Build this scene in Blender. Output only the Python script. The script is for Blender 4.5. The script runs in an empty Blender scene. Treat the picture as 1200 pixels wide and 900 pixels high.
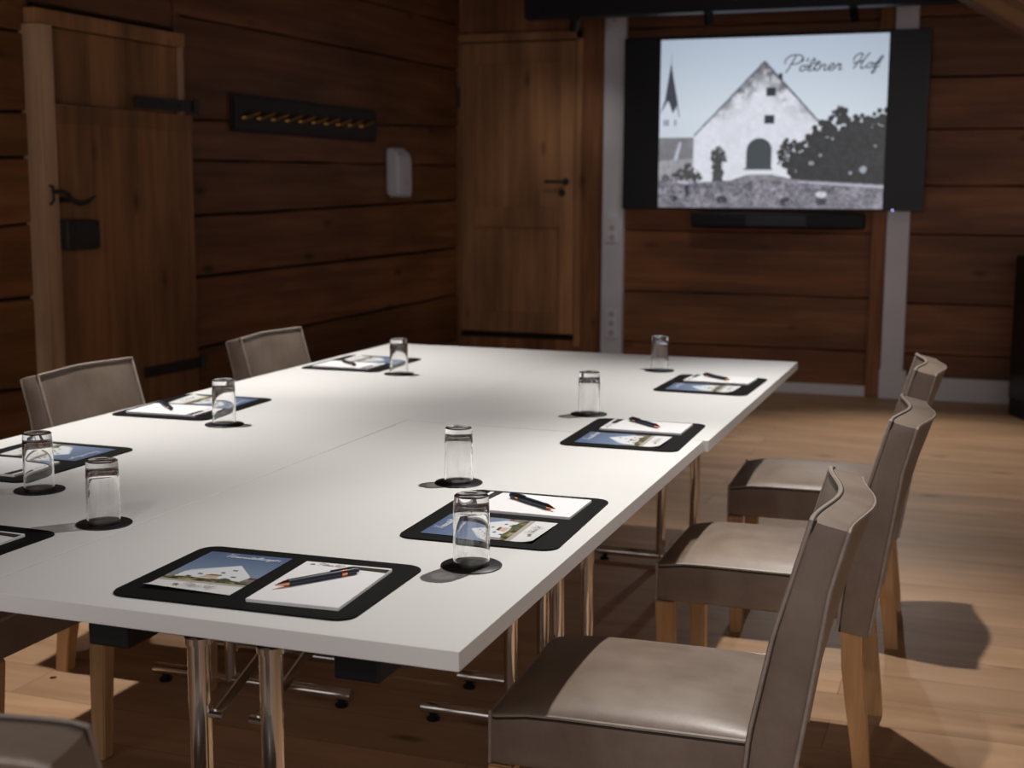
import bpy, bmesh, math, random
import numpy as np
from mathutils import Vector, Matrix
random.seed(7); RNG = np.random.RandomState(11)
PI = math.pi
SC = bpy.context.scene
COL = SC.collection

# ------------------------------------------------------------------ camera
cam_d = bpy.data.cameras.new('camera'); cam = bpy.data.objects.new('camera', cam_d); COL.objects.link(cam)
cam.matrix_world = Matrix(((0.94266294, -0.05235361, 0.32961444, 0.0),
                           (0.33370668, 0.13264240, -0.93329837, 0.0),
                           (0.00514069, 0.98978033, 0.14250783, 1.34),
                           (0, 0, 0, 1)))
cam_d.sensor_width = 36.0
cam_d.lens = 1555 / 1200 * 36.0
cam_d.clip_start = 0.05
cam_d.dof.use_dof = True
cam_d.dof.focus_distance = 2.35
cam_d.dof.aperture_fstop = 5.2
SC.camera = cam

# ------------------------------------------------------------------ view, world, lamps
SC.view_settings.view_transform = 'Standard'
SC.view_settings.look = 'None'
SC.view_settings.gamma = 1.0
SC.view_settings.use_curve_mapping = False
SC.view_settings.exposure = 0.0
world = bpy.data.worlds.new('world'); SC.world = world; world.use_nodes = True
bgn = world.node_tree.nodes['Background']
# the rest of the room: dim warm all round, brighter and cooler from the end behind the camera
_N, _L = world.node_tree.nodes, world.node_tree.links
_tc = _N.new('ShaderNodeTexCoord'); _dot = _N.new('ShaderNodeVectorMath'); _dot.operation = 'DOT_PRODUCT'
_dot.inputs[1].default_value = Vector((0.10, -1.0, 0.22)).normalized()
_L.new(_tc.outputs['Generated'], _dot.inputs[0])
_r = _N.new('ShaderNodeValToRGB'); _e = _r.color_ramp.elements
_e[0].position = 0.35; _e[0].color = (.12, .092, .072, 1); _e[1].position = 0.97; _e[1].color = (.80, .75, .76, 1)
_L.new(_dot.outputs['Value'], _r.inputs['Fac']); _L.new(_r.outputs['Color'], bgn.inputs['Color'])
bgn.inputs['Strength'].default_value = 1.0

WARM = (1.0, 0.955, 0.905)
SPOTS = [  # position, aim, watts, half angle deg, blend
    ((-0.42, 3.05, 2.50), (-0.52, 2.40, 0.74), 172, 38, 1.0),
    ((-0.42, 4.15, 2.50), (-0.52, 3.95, 0.74), 150, 36, 1.0),
    ((-2.45, 2.90, 2.50), (-2.18, 3.00, 0.74), 165, 31, 1.0),
    ((-2.45, 4.10, 2.50), (-2.15, 4.25, 0.74), 165, 32, 1.0),
]
FILL_LAMP = ((-1.0, -0.5, 2.82), (-1.0, 1.8, 0.3), 62, 64, 1.0)   # fill lamp added behind the camera to brighten faces turned that way
WALL_SPOTS = [
    ((-2.53, 8.30, 2.368), (-3.0, 9.12, 1.0), 6, 48, 1.0),
    ((-1.657, 8.30, 2.368), (-1.5, 9.12, 0.4), 15, 48, 1.0),
    ((-0.79, 8.30, 2.368), (-0.2, 6.9, 0.0), 170, 40, 1.0),
]

# ------------------------------------------------------------------ helpers
def link(o): COL.objects.link(o); return o
def empty(name, loc=(0, 0, 0), rz=0.0):
    o = bpy.data.objects.new(name, None); o.location = loc; o.rotation_euler = (0, 0, rz)
    o.empty_display_size = 0.05
    return link(o)
def tag(o, label, cat, group=None):
    o['label'] = label; o['category'] = cat
    if group: o['group'] = group
    return o
def struct(o): o['kind'] = 'structure'; return o
def obj(name, bm, mat, parent=None, smooth=False, mats=None):
    me = bpy.data.meshes.new(name)
    bmesh.ops.recalc_face_normals(bm, faces=bm.faces)
    bm.to_mesh(me); bm.free()
    for m in (mats or [mat]): me.materials.append(m)
    if smooth:
        for p in me.polygons: p.use_smooth = True
        try: me.set_sharp_from_angle(angle=math.radians(40))
        except Exception: pass
    o = bpy.data.objects.new(name, me); link(o)
    if parent is not None: o.parent = parent
    return o
def BM(): return bmesh.new()
def box(bm, x0, x1, y0, y1, z0, z1, bev=0.0, mi=0, seg=2):
    r = bmesh.ops.create_cube(bm, size=1.0)
    vs = r['verts']
    for v in vs:
        v.co = Vector((x0 + (v.co.x + .5) * (x1 - x0), y0 + (v.co.y + .5) * (y1 - y0), z0 + (v.co.z + .5) * (z1 - z0)))
    fs = set(f for v in vs for f in v.link_faces)
    for f in fs: f.material_index = mi
    if bev > 0:
        es = list(set(e for v in vs for e in v.link_edges))
        bmesh.ops.bevel(bm, geom=es, offset=bev, segments=seg, affect='EDGES', profile=0.6)
def tube(bm, pts, r, n=8, closed=False, caps=True, mi=0):
    pts = [Vector(p) for p in pts]; N = len(pts)
    rings = []; up = None
    for i, p in enumerate(pts):
        if closed: t = (pts[(i + 1) % N] - pts[i - 1])
        else: t = pts[min(i + 1, N - 1)] - pts[max(i - 1, 0)]
        t.normalize()
        if up is None:
            up = Vector((0, 0, 1)) if abs(t.z) < .9 else Vector((1, 0, 0))
        a = (up - t * up.dot(t)); a.normalize(); b = t.cross(a); up = a
        rr = r[i] if isinstance(r, (list, tuple)) else r
        rings.append([bm.verts.new(p + (a * math.cos(2 * PI * k / n) + b * math.sin(2 * PI * k / n)) * rr) for k in range(n)])
    M = N if closed else N - 1
    for i in range(M):
        A, B = rings[i], rings[(i + 1) % N]
        for k in range(n):
            f = bm.faces.new((A[k], A[(k + 1) % n], B[(k + 1) % n], B[k])); f.material_index = mi
    if caps and not closed:
        bm.faces.new(rings[0][::-1]).material_index = mi; bm.faces.new(rings[-1]).material_index = mi
def lathe(bm, prof, n=32, c=(0, 0, 0), mi=0):
    rings = []
    for r, z in prof:
        if r < 1e-6: rings.append([bm.verts.new((c[0], c[1], c[2] + z))])
        else: rings.append([bm.verts.new((c[0] + r * math.cos(2 * PI * k / n), c[1] + r * math.sin(2 * PI * k / n), c[2] + z)) for k in range(n)])
    for A, B in zip(rings, rings[1:]):
        for k in range(n):
            k2 = (k + 1) % n
            if len(A) == 1 and len(B) == 1: continue
            if len(A) == 1: f = bm.faces.new((A[0], B[k2], B[k]))
            elif len(B) == 1: f = bm.faces.new((A[k], A[k2], B[0]))
            else: f = bm.faces.new((A[k], A[k2], B[k2], B[k]))
            f.material_index = mi
def prism(bm, poly, z0, z1, mi=0, bev=0.0):
    b = [bm.verts.new((x, y, z0)) for x, y in poly]; t = [bm.verts.new((x, y, z1)) for x, y in poly]
    n = len(poly); fs = [bm.faces.new(b[::-1]), bm.faces.new(t)]
    for i in range(n): fs.append(bm.faces.new((b[i], b[(i + 1) % n], t[(i + 1) % n], t[i])))
    for f in fs: f.material_index = mi
    if bev > 0:
        es = [e for e in fs[1].edges]
        bmesh.ops.bevel(bm, geom=es, offset=bev, segments=2, affect='EDGES')
def rrect(w, h, r, n=6):
    pts = []
    for cx, cy, a0 in ((w / 2 - r, h / 2 - r, 0), (-w / 2 + r, h / 2 - r, 90), (-w / 2 + r, -h / 2 + r, 180), (w / 2 - r, -h / 2 + r, 270)):
        for k in range(n + 1):
            a = math.radians(a0 + 90 * k / n); pts.append((cx + r * math.cos(a), cy + r * math.sin(a)))
    return pts
def rbox(bm, c, h, r, cuts=12, fn=None):
    """rounded box; fn(u, v, w, p) may push each point, u v w in -1..1"""
    t = bmesh.new(); bmesh.ops.create_cube(t, size=2.0)
    bmesh.ops.subdivide_edges(t, edges=t.edges[:], cuts=cuts, use_grid_fill=True)
    mp = {}
    for v in t.verts:
        u = v.co.copy()
        p = Vector((u.x * h[0], u.y * h[1], u.z * h[2]))
        q = Vector([max(-(h[i] - r), min(h[i] - r, p[i])) for i in range(3)])
        d = p - q
        if d.length > 1e-9: p = q + d.normalized() * r
        p = p + Vector(c)
        if fn: p = fn(u.x, u.y, u.z, p)
        mp[v] = bm.verts.new(p)
    for f in t.faces: bm.faces.new([mp[v] for v in f.verts])
    t.free()
def smoothstep(a, b, x):
    t = max(0., min(1., (x - a) / (b - a))); return t * t * (3 - 2 * t)
def copy_tree(o, parent=None):
    c = o.copy(); COL.objects.link(c); c.parent = parent
    for ch in o.children: copy_tree(ch, c)
    return c

# ------------------------------------------------------------------ materials
def mat(name): 
    m = bpy.data.materials.new(name); m.use_nodes = True
    return m, m.node_tree.nodes, m.node_tree.links, m.node_tree.nodes['Principled BSDF']
def plain(name, c, rough=0.5, metal=0.0, spec=0.5, noise=0.0, nscale=20, bump=0.0):
    m, N, L, P = mat(name)
    P.inputs['Base Color'].default_value = (*c, 1); P.inputs['Roughness'].default_value = rough
    P.inputs['Metallic'].default_value = metal; P.inputs['Specular IOR Level'].default_value = spec
    if noise > 0 or bump > 0:
        tc = N.new('ShaderNodeTexCoord'); nz = N.new('ShaderNodeTexNoise'); nz.inputs['Scale'].default_value = nscale; nz.inputs['Detail'].default_value = 6
        L.new(tc.outputs['Object'], nz.inputs['Vector'])
        if noise > 0:
            r = N.new('ShaderNodeValToRGB'); r.color_ramp.elements[0].position = .3; r.color_ramp.elements[1].position = .7
            r.color_ramp.elements[0].color = (*[x * (1 - noise) for x in c], 1); r.color_ramp.elements[1].color = (*[min(1, x * (1 + noise)) for x in c], 1)
            L.new(nz.outputs['Fac'], r.inputs['Fac']); L.new(r.outputs['Color'], P.inputs['Base Color'])
        if bump > 0:
            b = N.new('ShaderNodeBump'); b.inputs['Strength'].default_value = bump; b.inputs['Distance'].default_value = .002
            L.new(nz.outputs['Fac'], b.inputs['Height']); L.new(b.outputs['Normal'], P.inputs['Normal'])
    return m
def wood(name, dark, light, axis=0, grain=22.0, rough=0.55, knots=0.6, tone=False, blotch=0.35, bump=0.25, kscale=2.2):
    m, N, L, P = mat(name)
    tc = N.new('ShaderNodeTexCoord'); mp = N.new('ShaderNodeMapping')
    s = [grain, grain, grain]; s[axis] = grain * 0.06
    mp.inputs['Scale'].default_value = s
    L.new(tc.outputs['Object'], mp.inputs['Vector'])
    n1 = N.new('ShaderNodeTexNoise'); n1.inputs['Scale'].default_value = 1.0; n1.inputs['Detail'].default_value = 8; n1.inputs['Roughness'].default_value = .6; n1.inputs['Distortion'].default_value = .35
    L.new(mp.outputs['Vector'], n1.inputs['Vector'])
    r = N.new('ShaderNodeValToRGB'); r.color_ramp.elements[0].position = .32; r.color_ramp.elements[1].position = .70
    r.color_ramp.elements[0].color = (*dark, 1); r.color_ramp.elements[1].color = (*light, 1)
    L.new(n1.outputs['Fac'], r.inputs['Fac'])
    # broad blotches
    mp2 = N.new('ShaderNodeMapping'); s2 = [3.2, 3.2, 3.2]; s2[axis] = 0.8; mp2.inputs['Scale'].default_value = s2
    L.new(tc.outputs['Object'], mp2.inputs['Vector'])
    n2 = N.new('ShaderNodeTexNoise'); n2.inputs['Scale'].default_value = 1.3; n2.inputs['Detail'].default_value = 3
    L.new(mp2.outputs['Vector'], n2.inputs['Vector'])
    mr = N.new('ShaderNodeMapRange'); mr.inputs['From Min'].default_value = .3; mr.inputs['From Max'].default_value = .7
    mr.inputs['To Min'].default_value = 1 - blotch; mr.inputs['To Max'].default_value = 1 + blotch
    L.new(n2.outputs['Fac'], mr.inputs['Value'])
    mul = N.new('ShaderNodeVectorMath'); mul.operation = 'SCALE'
    L.new(r.outputs['Color'], mul.inputs[0]); L.new(mr.outputs['Result'], mul.inputs['Scale'])
    last = mul.outputs['Vector']
    if knots > 0:
        mp3 = N.new('ShaderNodeMapping'); s3 = [kscale * 2.2] * 3; s3[axis] = kscale; mp3.inputs['Scale'].default_value = s3
        L.new(tc.outputs['Object'], mp3.inputs['Vector'])
        vo = N.new('ShaderNodeTexVoronoi'); vo.inputs['Scale'].default_value = 1.0
        L.new(mp3.outputs['Vector'], vo.inputs['Vector'])
        kr = N.new('ShaderNodeMapRange'); kr.inputs['From Min'].default_value = .03; kr.inputs['From Max'].default_value = .16
        kr.inputs['To Min'].default_value = 1 - knots; kr.inputs['To Max'].default_value = 1
        L.new(vo.outputs['Distance'], kr.inputs['Value'])
        m2 = N.new('ShaderNodeVectorMath'); m2.operation = 'SCALE'
        L.new(last, m2.inputs[0]); L.new(kr.outputs['Result'], m2.inputs['Scale']); last = m2.outputs['Vector']
    if tone:
        at = N.new('ShaderNodeAttribute'); at.attribute_name = 'tone'
        m3 = N.new('ShaderNodeVectorMath'); m3.operation = 'MULTIPLY'
        L.new(last, m3.inputs[0]); L.new(at.outputs['Color'], m3.inputs[1]); last = m3.outputs['Vector']
    L.new(last, P.inputs['Base Color'])
    P.inputs['Roughness'].default_value = rough; P.inputs['Specular IOR Level'].default_value = .35
    if bump > 0:
        b = N.new('ShaderNodeBump'); b.inputs['Strength'].default_value = bump; b.inputs['Distance'].default_value = .004
        L.new(n1.outputs['Fac'], b.inputs['Height']); L.new(b.outputs['Normal'], P.inputs['Normal'])
    return m
def floor_material():
    m, N, L, P = mat('oak_floor')
    tc = N.new('ShaderNodeTexCoord')
    mp = N.new('ShaderNodeMapping'); mp.inputs['Location'].default_value = (.31, .07, 0)
    L.new(tc.outputs['Object'], mp.inputs['Vector'])
    br = N.new('ShaderNodeTexBrick'); br.offset = .37; br.offset_frequency = 2; br.squash = 1
    br.inputs['Scale'].default_value = 1; br.inputs['Brick Width'].default_value = 2.1; br.inputs['Row Height'].default_value = .19
    br.inputs['Mortar Size'].default_value = .0012; br.inputs['Mortar Smooth'].default_value = .1; br.inputs['Bias'].default_value = 0
    br.inputs['Color1'].default_value = (.90, .90, .90, 1); br.inputs['Color2'].default_value = (1.12, 1.1, 1.08, 1); br.inputs['Mortar'].default_value = (.45, .4, .35, 1)
    L.new(mp.outputs['Vector'], br.inputs['Vector'])
    # offset the grain per plank
    off = N.new('ShaderNodeVectorMath'); off.operation = 'SCALE'; off.inputs['Scale'].default_value = 9.0
    L.new(br.outputs['Color'], off.inputs[0])
    ad = N.new('ShaderNodeVectorMath'); ad.operation = 'ADD'; L.new(tc.outputs['Object'], ad.inputs[0]); L.new(off.outputs['Vector'], ad.inputs[1])
    mg = N.new('ShaderNodeMapping'); mg.inputs['Scale'].default_value = (1.5, 9, 9); L.new(ad.outputs['Vector'], mg.inputs['Vector'])
    n1 = N.new('ShaderNodeTexNoise'); n1.inputs['Scale'].default_value = 1; n1.inputs['Detail'].default_value = 7; n1.inputs['Distortion'].default_value = .8
    L.new(mg.outputs['Vector'], n1.inputs['Vector'])
    r = N.new('ShaderNodeValToRGB'); r.color_ramp.elements[0].position = .25; r.color_ramp.elements[1].position = .72
    r.color_ramp.elements[0].color = (.37, .215, .118, 1); r.color_ramp.elements[1].color = (.56, .355, .212, 1)
    L.new(n1.outputs['Fac'], r.inputs['Fac'])
    mk = N.new('ShaderNodeMapping'); mk.inputs['Scale'].default_value = (2.0, 5.2, 1); L.new(ad.outputs['Vector'], mk.inputs['Vector'])
    vo = N.new('ShaderNodeTexVoronoi'); vo.inputs['Scale'].default_value = 1.0; L.new(mk.outputs['Vector'], vo.inputs['Vector'])
    kr = N.new('ShaderNodeMapRange'); kr.inputs['From Min'].default_value = .02; kr.inputs['From Max'].default_value = .13; kr.inputs['To Min'].default_value = .35; kr.inputs['To Max'].default_value = 1
    L.new(vo.outputs['Distance'], kr.inputs['Value'])
    a = N.new('ShaderNodeVectorMath'); a.operation = 'MULTIPLY'; L.new(r.outputs['Color'], a.inputs[0]); L.new(br.outputs['Color'], a.inputs[1])
    b = N.new('ShaderNodeVectorMath'); b.operation = 'SCALE'; L.new(a.outputs['Vector'], b.inputs[0]); L.new(kr.outputs['Result'], b.inputs['Scale'])
    L.new(b.outputs['Vector'], P.inputs['Base Color'])
    P.inputs['Roughness'].default_value = .5; P.inputs['Specular IOR Level'].default_value = .3
    bu = N.new('ShaderNodeBump'); bu.inputs['Strength'].default_value = .12; bu.inputs['Distance'].default_value = .003
    L.new(n1.outputs['Fac'], bu.inputs['Height']); L.new(bu.outputs['Normal'], P.inputs['Normal'])
    return m
def leather_material():
    m, N, L, P = mat('taupe_leather')
    tc = N.new('ShaderNodeTexCoord')
    n1 = N.new('ShaderNodeTexNoise'); n1.inputs['Scale'].default_value = 9; n1.inputs['Detail'].default_value = 7; n1.inputs['Roughness'].default_value = .62
    L.new(tc.outputs['Object'], n1.inputs['Vector'])
    r = N.new('ShaderNodeValToRGB'); e = r.color_ramp.elements
    e[0].position = .30; e[0].color = (.175, .128, .098, 1); e[1].position = .75; e[1].color = (.262, .206, .166, 1)
    L.new(n1.outputs['Fac'], r.inputs['Fac']); L.new(r.outputs['Color'], P.inputs['Base Color'])
    rr = N.new('ShaderNodeMapRange'); rr.inputs['To Min'].default_value = .34; rr.inputs['To Max'].default_value = .52; L.new(n1.outputs['Fac'], rr.inputs['Value'])
    L.new(rr.outputs['Result'], P.inputs['Roughness'])
    n2 = N.new('ShaderNodeTexNoise'); n2.inputs['Scale'].default_value = 260; n2.inputs['Detail'].default_value = 2
    L.new(tc.outputs['Object'], n2.inputs['Vector'])
    b = N.new('ShaderNodeBump'); b.inputs['Strength'].default_value = .12; b.inputs['Distance'].default_value = .001
    b2 = N.new('ShaderNodeBump'); b2.inputs['Strength'].default_value = .12; b2.inputs['Distance'].default_value = .003
    L.new(n2.outputs['Fac'], b.inputs['Height']); L.new(n1.outputs['Fac'], b2.inputs['Height']); L.new(b.outputs['Normal'], b2.inputs['Normal'])
    L.new(b2.outputs['Normal'], P.inputs['Normal'])
    return m
def colour_attr_material(name, emit=0.0, rough=.35):
    m, N, L, P = mat(name)
    at = N.new('ShaderNodeAttribute'); at.attribute_name = 'pic'
    if emit > 0:
        P.inputs['Base Color'].default_value = (.01, .01, .012, 1)
        L.new(at.outputs['Color'], P.inputs['Emission Color']); P.inputs['Emission Strength'].default_value = emit
    else: L.new(at.outputs['Color'], P.inputs['Base Color'])
    P.inputs['Roughness'].default_value = rough
    return m
def glass_material():
    m, N, L, P = mat('clear_glass')
    P.inputs['Base Color'].default_value = (1, 1, 1, 1); P.inputs['Roughness'].default_value = 0
    P.inputs['Transmission Weight'].default_value = 1; P.inputs['IOR'].default_value = 1.5
    return m

M_floor = floor_material()
M_leather = leather_material()
M_glass = glass_material()
M_board = wood('dark_board', (.135, .048, .016), (.27, .108, .042), axis=0, tone=True, knots=.8, rough=.5, grain=16)
M_boardL = wood('dark_side_board', (.125, .048, .016), (.225, .098, .036), axis=0, tone=True, knots=.75, rough=.55, grain=16)
M_door = wood('door_wood', (.27, .125, .052), (.40, .205, .095), axis=2, knots=.6, rough=.5, tone=True, grain=16)
M_olddoor = wood('old_door_wood', (.21, .095, .038), (.33, .160, .066), axis=2, knots=.7, rough=.6, tone=True, grain=16)
M_jamb = wood('jamb_wood', (.33, .20, .12), (.48, .31, .19), axis=2, knots=.4, rough=.6, grain=14)
M_post = wood('brown_post', (.17, .065, .024), (.31, .13, .052), axis=2, knots=.7, rough=.55)
M_beam = wood('beam_wood', (.12, .052, .018), (.26, .125, .05), axis=0, knots=.5, rough=.6)
M_oakleg = wood('oak_leg', (.42, .235, .105), (.60, .37, .18), axis=2, knots=0, rough=.4, grain=60, blotch=.12, bump=.1)
M_gap = plain('dark_gap', (.012, .006, .004), .9)
M_ceil = wood('ceiling_board', (.06, .025, .010), (.13, .06, .025), axis=1, knots=.5)
M_white = plain('white_laminate', (.80, .80, .79), .42, noise=.015, nscale=3)
M_whiteedge = plain('white_edge_band', (.72, .71, .69), .5)
M_paintwhite = plain('grey_white_paint', (.68, .68, .74), .6, noise=.05, nscale=4)
M_plaster = plain('white_plinth_paint', (.72, .71, .72), .6)
M_chrome = plain('polished_chrome', (.80, .78, .75), .07, metal=1)
M_blackplastic = plain('black_plastic', (.007, .007, .009), .5, spec=.3)
M_rack = plain('dark_stained_board', (.018, .012, .010), .6, noise=.2, nscale=12)
M_seamshade = plain('seam_shade', (.035, .024, .018), .8)  # dark brown that paints the shadow in the upholstery creases
M_piping = plain('highlit_piping', (.33, .28, .24), .42, noise=.15, nscale=40)  # same leather, lightened to paint in the highlights along the piping
M_blackmetal = plain('black_iron', (.018, .015, .014), .55, noise=.3, nscale=60, bump=.3)
M_pad = plain('black_felt_leather', (.008, .0072, .0070), .7, spec=.12, noise=.15, nscale=400, bump=.3)
M_coaster = plain('black_coaster', (.012, .012, .013), .4)
M_paper = plain('white_paper', (.84, .84, .86), .7)
M_stripe = plain('brown_print', (.055, .042, .034), .9, spec=.08)
M_ink = plain('grey_ink', (.16, .15, .16), .7)
M_navy = plain('navy_soft_barrel', (.012, .017, .034), .42)
M_copper = plain('copper_metal', (.90, .38, .20), .18, metal=1)
M_bezel = plain('glossy_black', (.006, .006, .008), .25, spec=.3)
M_panel = plain('tv_panel', (.009, .010, .012), .32, spec=.3)
M_brass = plain('brass_hook', (.55, .30, .08), .35, metal=.9)
M_dispenser = plain('grey_white_plastic', (.72, .74, .82), .35)
M_frost = plain('etched_mark', (.75, .75, .75), .8)
M_switch = plain('switch_plastic', (.74, .74, .80), .4)
M_ledge = plain('grey_insert_plastic', (.48, .47, .50), .6)  # even grey of the socket inserts, slot, slit and lens
M_tvpic = colour_attr_material('screen_picture', emit=.93, rough=.25)
M_flyer = colour_attr_material('flyer_print', rough=.42)
M_textwhite = plain('white_print', (.85, .86, .88), .5)
M_greytext = plain('dark_screen_text', (.03, .035, .045), .5)

# ------------------------------------------------------------------ handwriting strokes
GL = {
 'P': ([[(-.25, 1.0), (-.3, 1.5), (.0, 2.0), (.6, 2.15), (1.15, 2.0), (1.3, 1.55), (1.05, 1.1), (.65, .95), (.3, 1.0)], [(.62, 2.0), (.4, 1.2), (.15, .1), (.02, -.12)]], 1.25),
 'H': ([[(-.15, 1.1), (-.1, 1.6), (.25, 2.05), (.6, 2.0), (.55, 1.5), (.25, .5), (.05, .0)], [(1.3, 2.15), (1.0, 1.5), (.75, .6), (.8, .1), (1.0, 0), (1.25, .3)], [(-.15, .75), (.3, .85), (.95, 1.05)]], 1.3),
 'V': ([[(0, 1.7), (.25, 2.0), (.4, 1.7), (.4, 0)], [(.4, 0), (.9, 1.2), (1.2, 2.05), (1.45, 2.0)]], 1.15),
 'l': ([[(0, .1), (.35, .9), (.5, 1.7), (.38, 2.05), (.2, 1.6), (.15, .4), (.3, 0), (.6, .2)]], .55),
 't': ([[(0, .1), (.3, 1.0), (.35, 1.7), (.2, .5), (.32, 0), (.6, .2)], [(.02, 1.2), (.65, 1.28)]], .55),
 'n': ([[(.05, 1.0), (.10, .5), (.08, 0)], [(.09, .4), (.38, 1.0), (.58, .85), (.55, .2), (.68, 0), (.88, .2)]], .88),
 'e': ([[(0, .35), (.42, .55), (.50, .95), (.25, 1.1), (.05, .5), (.25, -.05), (.65, .2)]], .66),
 'r': ([[(0, .2), (.2, 1.05), (.28, .85), (.5, .9), (.42, .3), (.52, 0), (.75, .2)]], .68),
 'o': ([[(.4, .95), (.12, .8), (.05, .3), (.28, 0), (.52, .3), (.52, .8), (.36, .98), (.55, .82), (.8, .9)]], .72),
 'a': ([[(.5, .85), (.25, 1), (.03, .5), (.18, 0), (.42, .35), (.52, .95), (.5, .2), (.65, 0), (.82, .2)]], .8),
 's': ([[(0, .15), (.35, 1.0), (.3, .7), (.45, .25), (.25, 0), (.05, .12)], [(.25, 0), (.6, .2)]], .58),
 'u': ([[(0, .95), (.05, .2), (.22, 0), (.45, .35), (.52, .95)], [(.52, .95), (.5, .2), (.65, 0), (.82, .2)]], .8),
 'g': ([[(.5, .85), (.25, 1), (.03, .5), (.18, .05), (.42, .35), (.52, .95), (.45, -.3), (.2, -.85), (.05, -.6), (.35, -.1), (.75, .2)]], .72),
 'f': ([[(0, .1), (.35, .9), (.6, 1.85), (.5, 2.15), (.32, 1.6), (.15, .2), (.05, -.7), (.15, -.95), (.35, -.5), (.3, .1), (.65, .35)], [(.0, .8), (.6, .95)]], .65),
 'C': ([[(.6, 1.3), (.3, 1.5), (.05, 1.1), (.05, .5), (.3, .1), (.6, .3)]], .8),
 'E': ([[(.55, 1.5), (.1, 1.5), (.1, .1), (.55, .1)], [(.1, .8), (.45, .8)]], .8),
 ' ': ([], .55),
}
def catmull(p, n=5):
    if len(p) < 3: return p
    q = [p[0]] + list(p) + [p[-1]]; out = []
    for i in range(1, len(q) - 2):
        for k in range(n):
            t = k / n
            out.append(tuple(.5 * (2 * q[i][j] + (q[i + 1][j] - q[i - 1][j]) * t + (2 * q[i - 1][j] - 5 * q[i][j] + 4 * q[i + 1][j] - q[i + 2][j]) * t * t + (3 * q[i][j] - q[i - 1][j] - 3 * q[i + 1][j] + q[i + 2][j]) * t ** 3) for j in (0, 1)))
    out.append(tuple(p[-1])); return out
def script(text, width, slant=.32, rise=0.0, ysc=1.0):
    """strokes scaled so the whole text is `width` wide, baseline start at 0,0"""
    x = 0; S = []
    for ch in text:
        if ch == 'ö':
            st, adv = GL['o']; st = st + [[(.02, 1.5), (.08, 2.2)], [(.46, 1.5), (.52, 2.2)]]
        else: st, adv = GL[ch]
        for s in st: S.append([(x + px_ + py_ * slant * ysc, py_ * ysc * (1.3 if ch in 'PHV' else 1) + (x * rise)) for px_, py_ in catmull(s)])
        x += adv
    k = width / x
    return [[(a * k, b * k) for a, b in s] for s in S]
def ribbon(bm, pts, w, f):
    """flat stroke of width w; f maps (a, b) to a 3D point"""
    P2 = [Vector(p) for p in pts]; L_, R_ = [], []
    for i, p in enumerate(P2):
        t = P2[min(i + 1, len(P2) - 1)] - P2[max(i - 1, 0)]
        if t.length < 1e-9: t = Vector((1, 0))
        t.normalize(); n = Vector((-t.y, t.x)) * w / 2
        L_.append(bm.verts.new(f(p.x + n.x, p.y + n.y))); R_.append(bm.verts.new(f(p.x - n.x, p.y - n.y)))
    for i in range(len(P2) - 1):
        bm.faces.new((L_[i], L_[i + 1], R_[i + 1], R_[i]))

# ------------------------------------------------------------------ little raster painter (for screen and prints)
def vnoise(h, w, cell, seed):
    r = np.random.RandomState(seed); gh, gw = int(h / cell) + 3, int(w / cell) + 3
    g = r.rand(gh, gw); y = np.arange(h) / cell; x = np.arange(w) / cell
    y0 = y.astype(int); x0 = x.astype(int); fy = (y - y0)[:, None]; fx = (x - x0)[None, :]
    fy = fy * fy * (3 - 2 * fy); fx = fx * fx * (3 - 2 * fx)
    a = g[y0][:, x0]; b = g[y0][:, x0 + 1]; c = g[y0 + 1][:, x0]; d = g[y0 + 1][:, x0 + 1]
    return (a * (1 - fx) + b * fx) * (1 - fy) + (c * (1 - fx) + d * fx) * fy
def fbm(h, w, cell, seed): 
    return (vnoise(h, w, cell, seed) * .5 + vnoise(h, w, cell / 2, seed + 1) * .3 + vnoise(h, w, cell / 4, seed + 2) * .2)
class Pic:
    def __init__(s, w, h):
        s.w, s.h = w, h; s.a = np.zeros((h, w, 3)); s.X, s.Y = np.meshgrid((np.arange(w) + .5) / w, (np.arange(h) + .5) / h)
    def poly(s, pts):
        ins = np.zeros((s.h, s.w), bool); n = len(pts)
        for i in range(n):
            x1, y1 = pts[i]; x2, y2 = pts[(i + 1) % n]
            if y1 == y2: continue
            c = ((y1 > s.Y) != (y2 > s.Y)) & (s.X < (x2 - x1) * (s.Y - y1) / (y2 - y1) + x1)
            ins ^= c
        return ins
    def disc(s, x, y, rx, ry): return ((s.X - x) / rx) ** 2 + ((s.Y - y) / ry) ** 2 < 1
    def put(s, m, c, k=1.0):
        c = np.array(c, float)
        if c.ndim == 1: s.a[m] = s.a[m] * (1 - k) + c * k
        else: s.a[m] = s.a[m] * (1 - k) + c[m] * k
    def mesh(s, name, f, material, parent):
        """grid of w x h points at pixel centres; f(u, v) -> 3D with v downwards; sRGB values to linear"""
        us = np.linspace(0, 1, s.w); vs = np.linspace(0, 1, s.h)
        co = np.array([f(u, v) for v in vs for u in us], dtype=np.float32)
        idx = np.arange(s.w * s.h).reshape(s.h, s.w)
        q = np.stack([idx[:-1, :-1], idx[1:, :-1], idx[1:, 1:], idx[:-1, 1:]], -1).reshape(-1, 4)
        me = bpy.data.meshes.new(name)
        me.from_pydata(co.tolist(), [], q.tolist())
        lin = np.where(s.a <= .04045, s.a / 12.92, ((np.clip(s.a, 0, 1) + .055) / 1.055) ** 2.4)
        c = np.ones((s.h * s.w, 4), dtype=np.float32); c[:, :3] = lin.reshape(-1, 3)
        at = me.color_attributes.new('pic', 'FLOAT_COLOR', 'POINT'); at.data.foreach_set('color', c.ravel())
        me.materials.append(material)
        o = bpy.data.objects.new(name, me); link(o)
        if parent is not None: o.parent = parent
        return o

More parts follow.
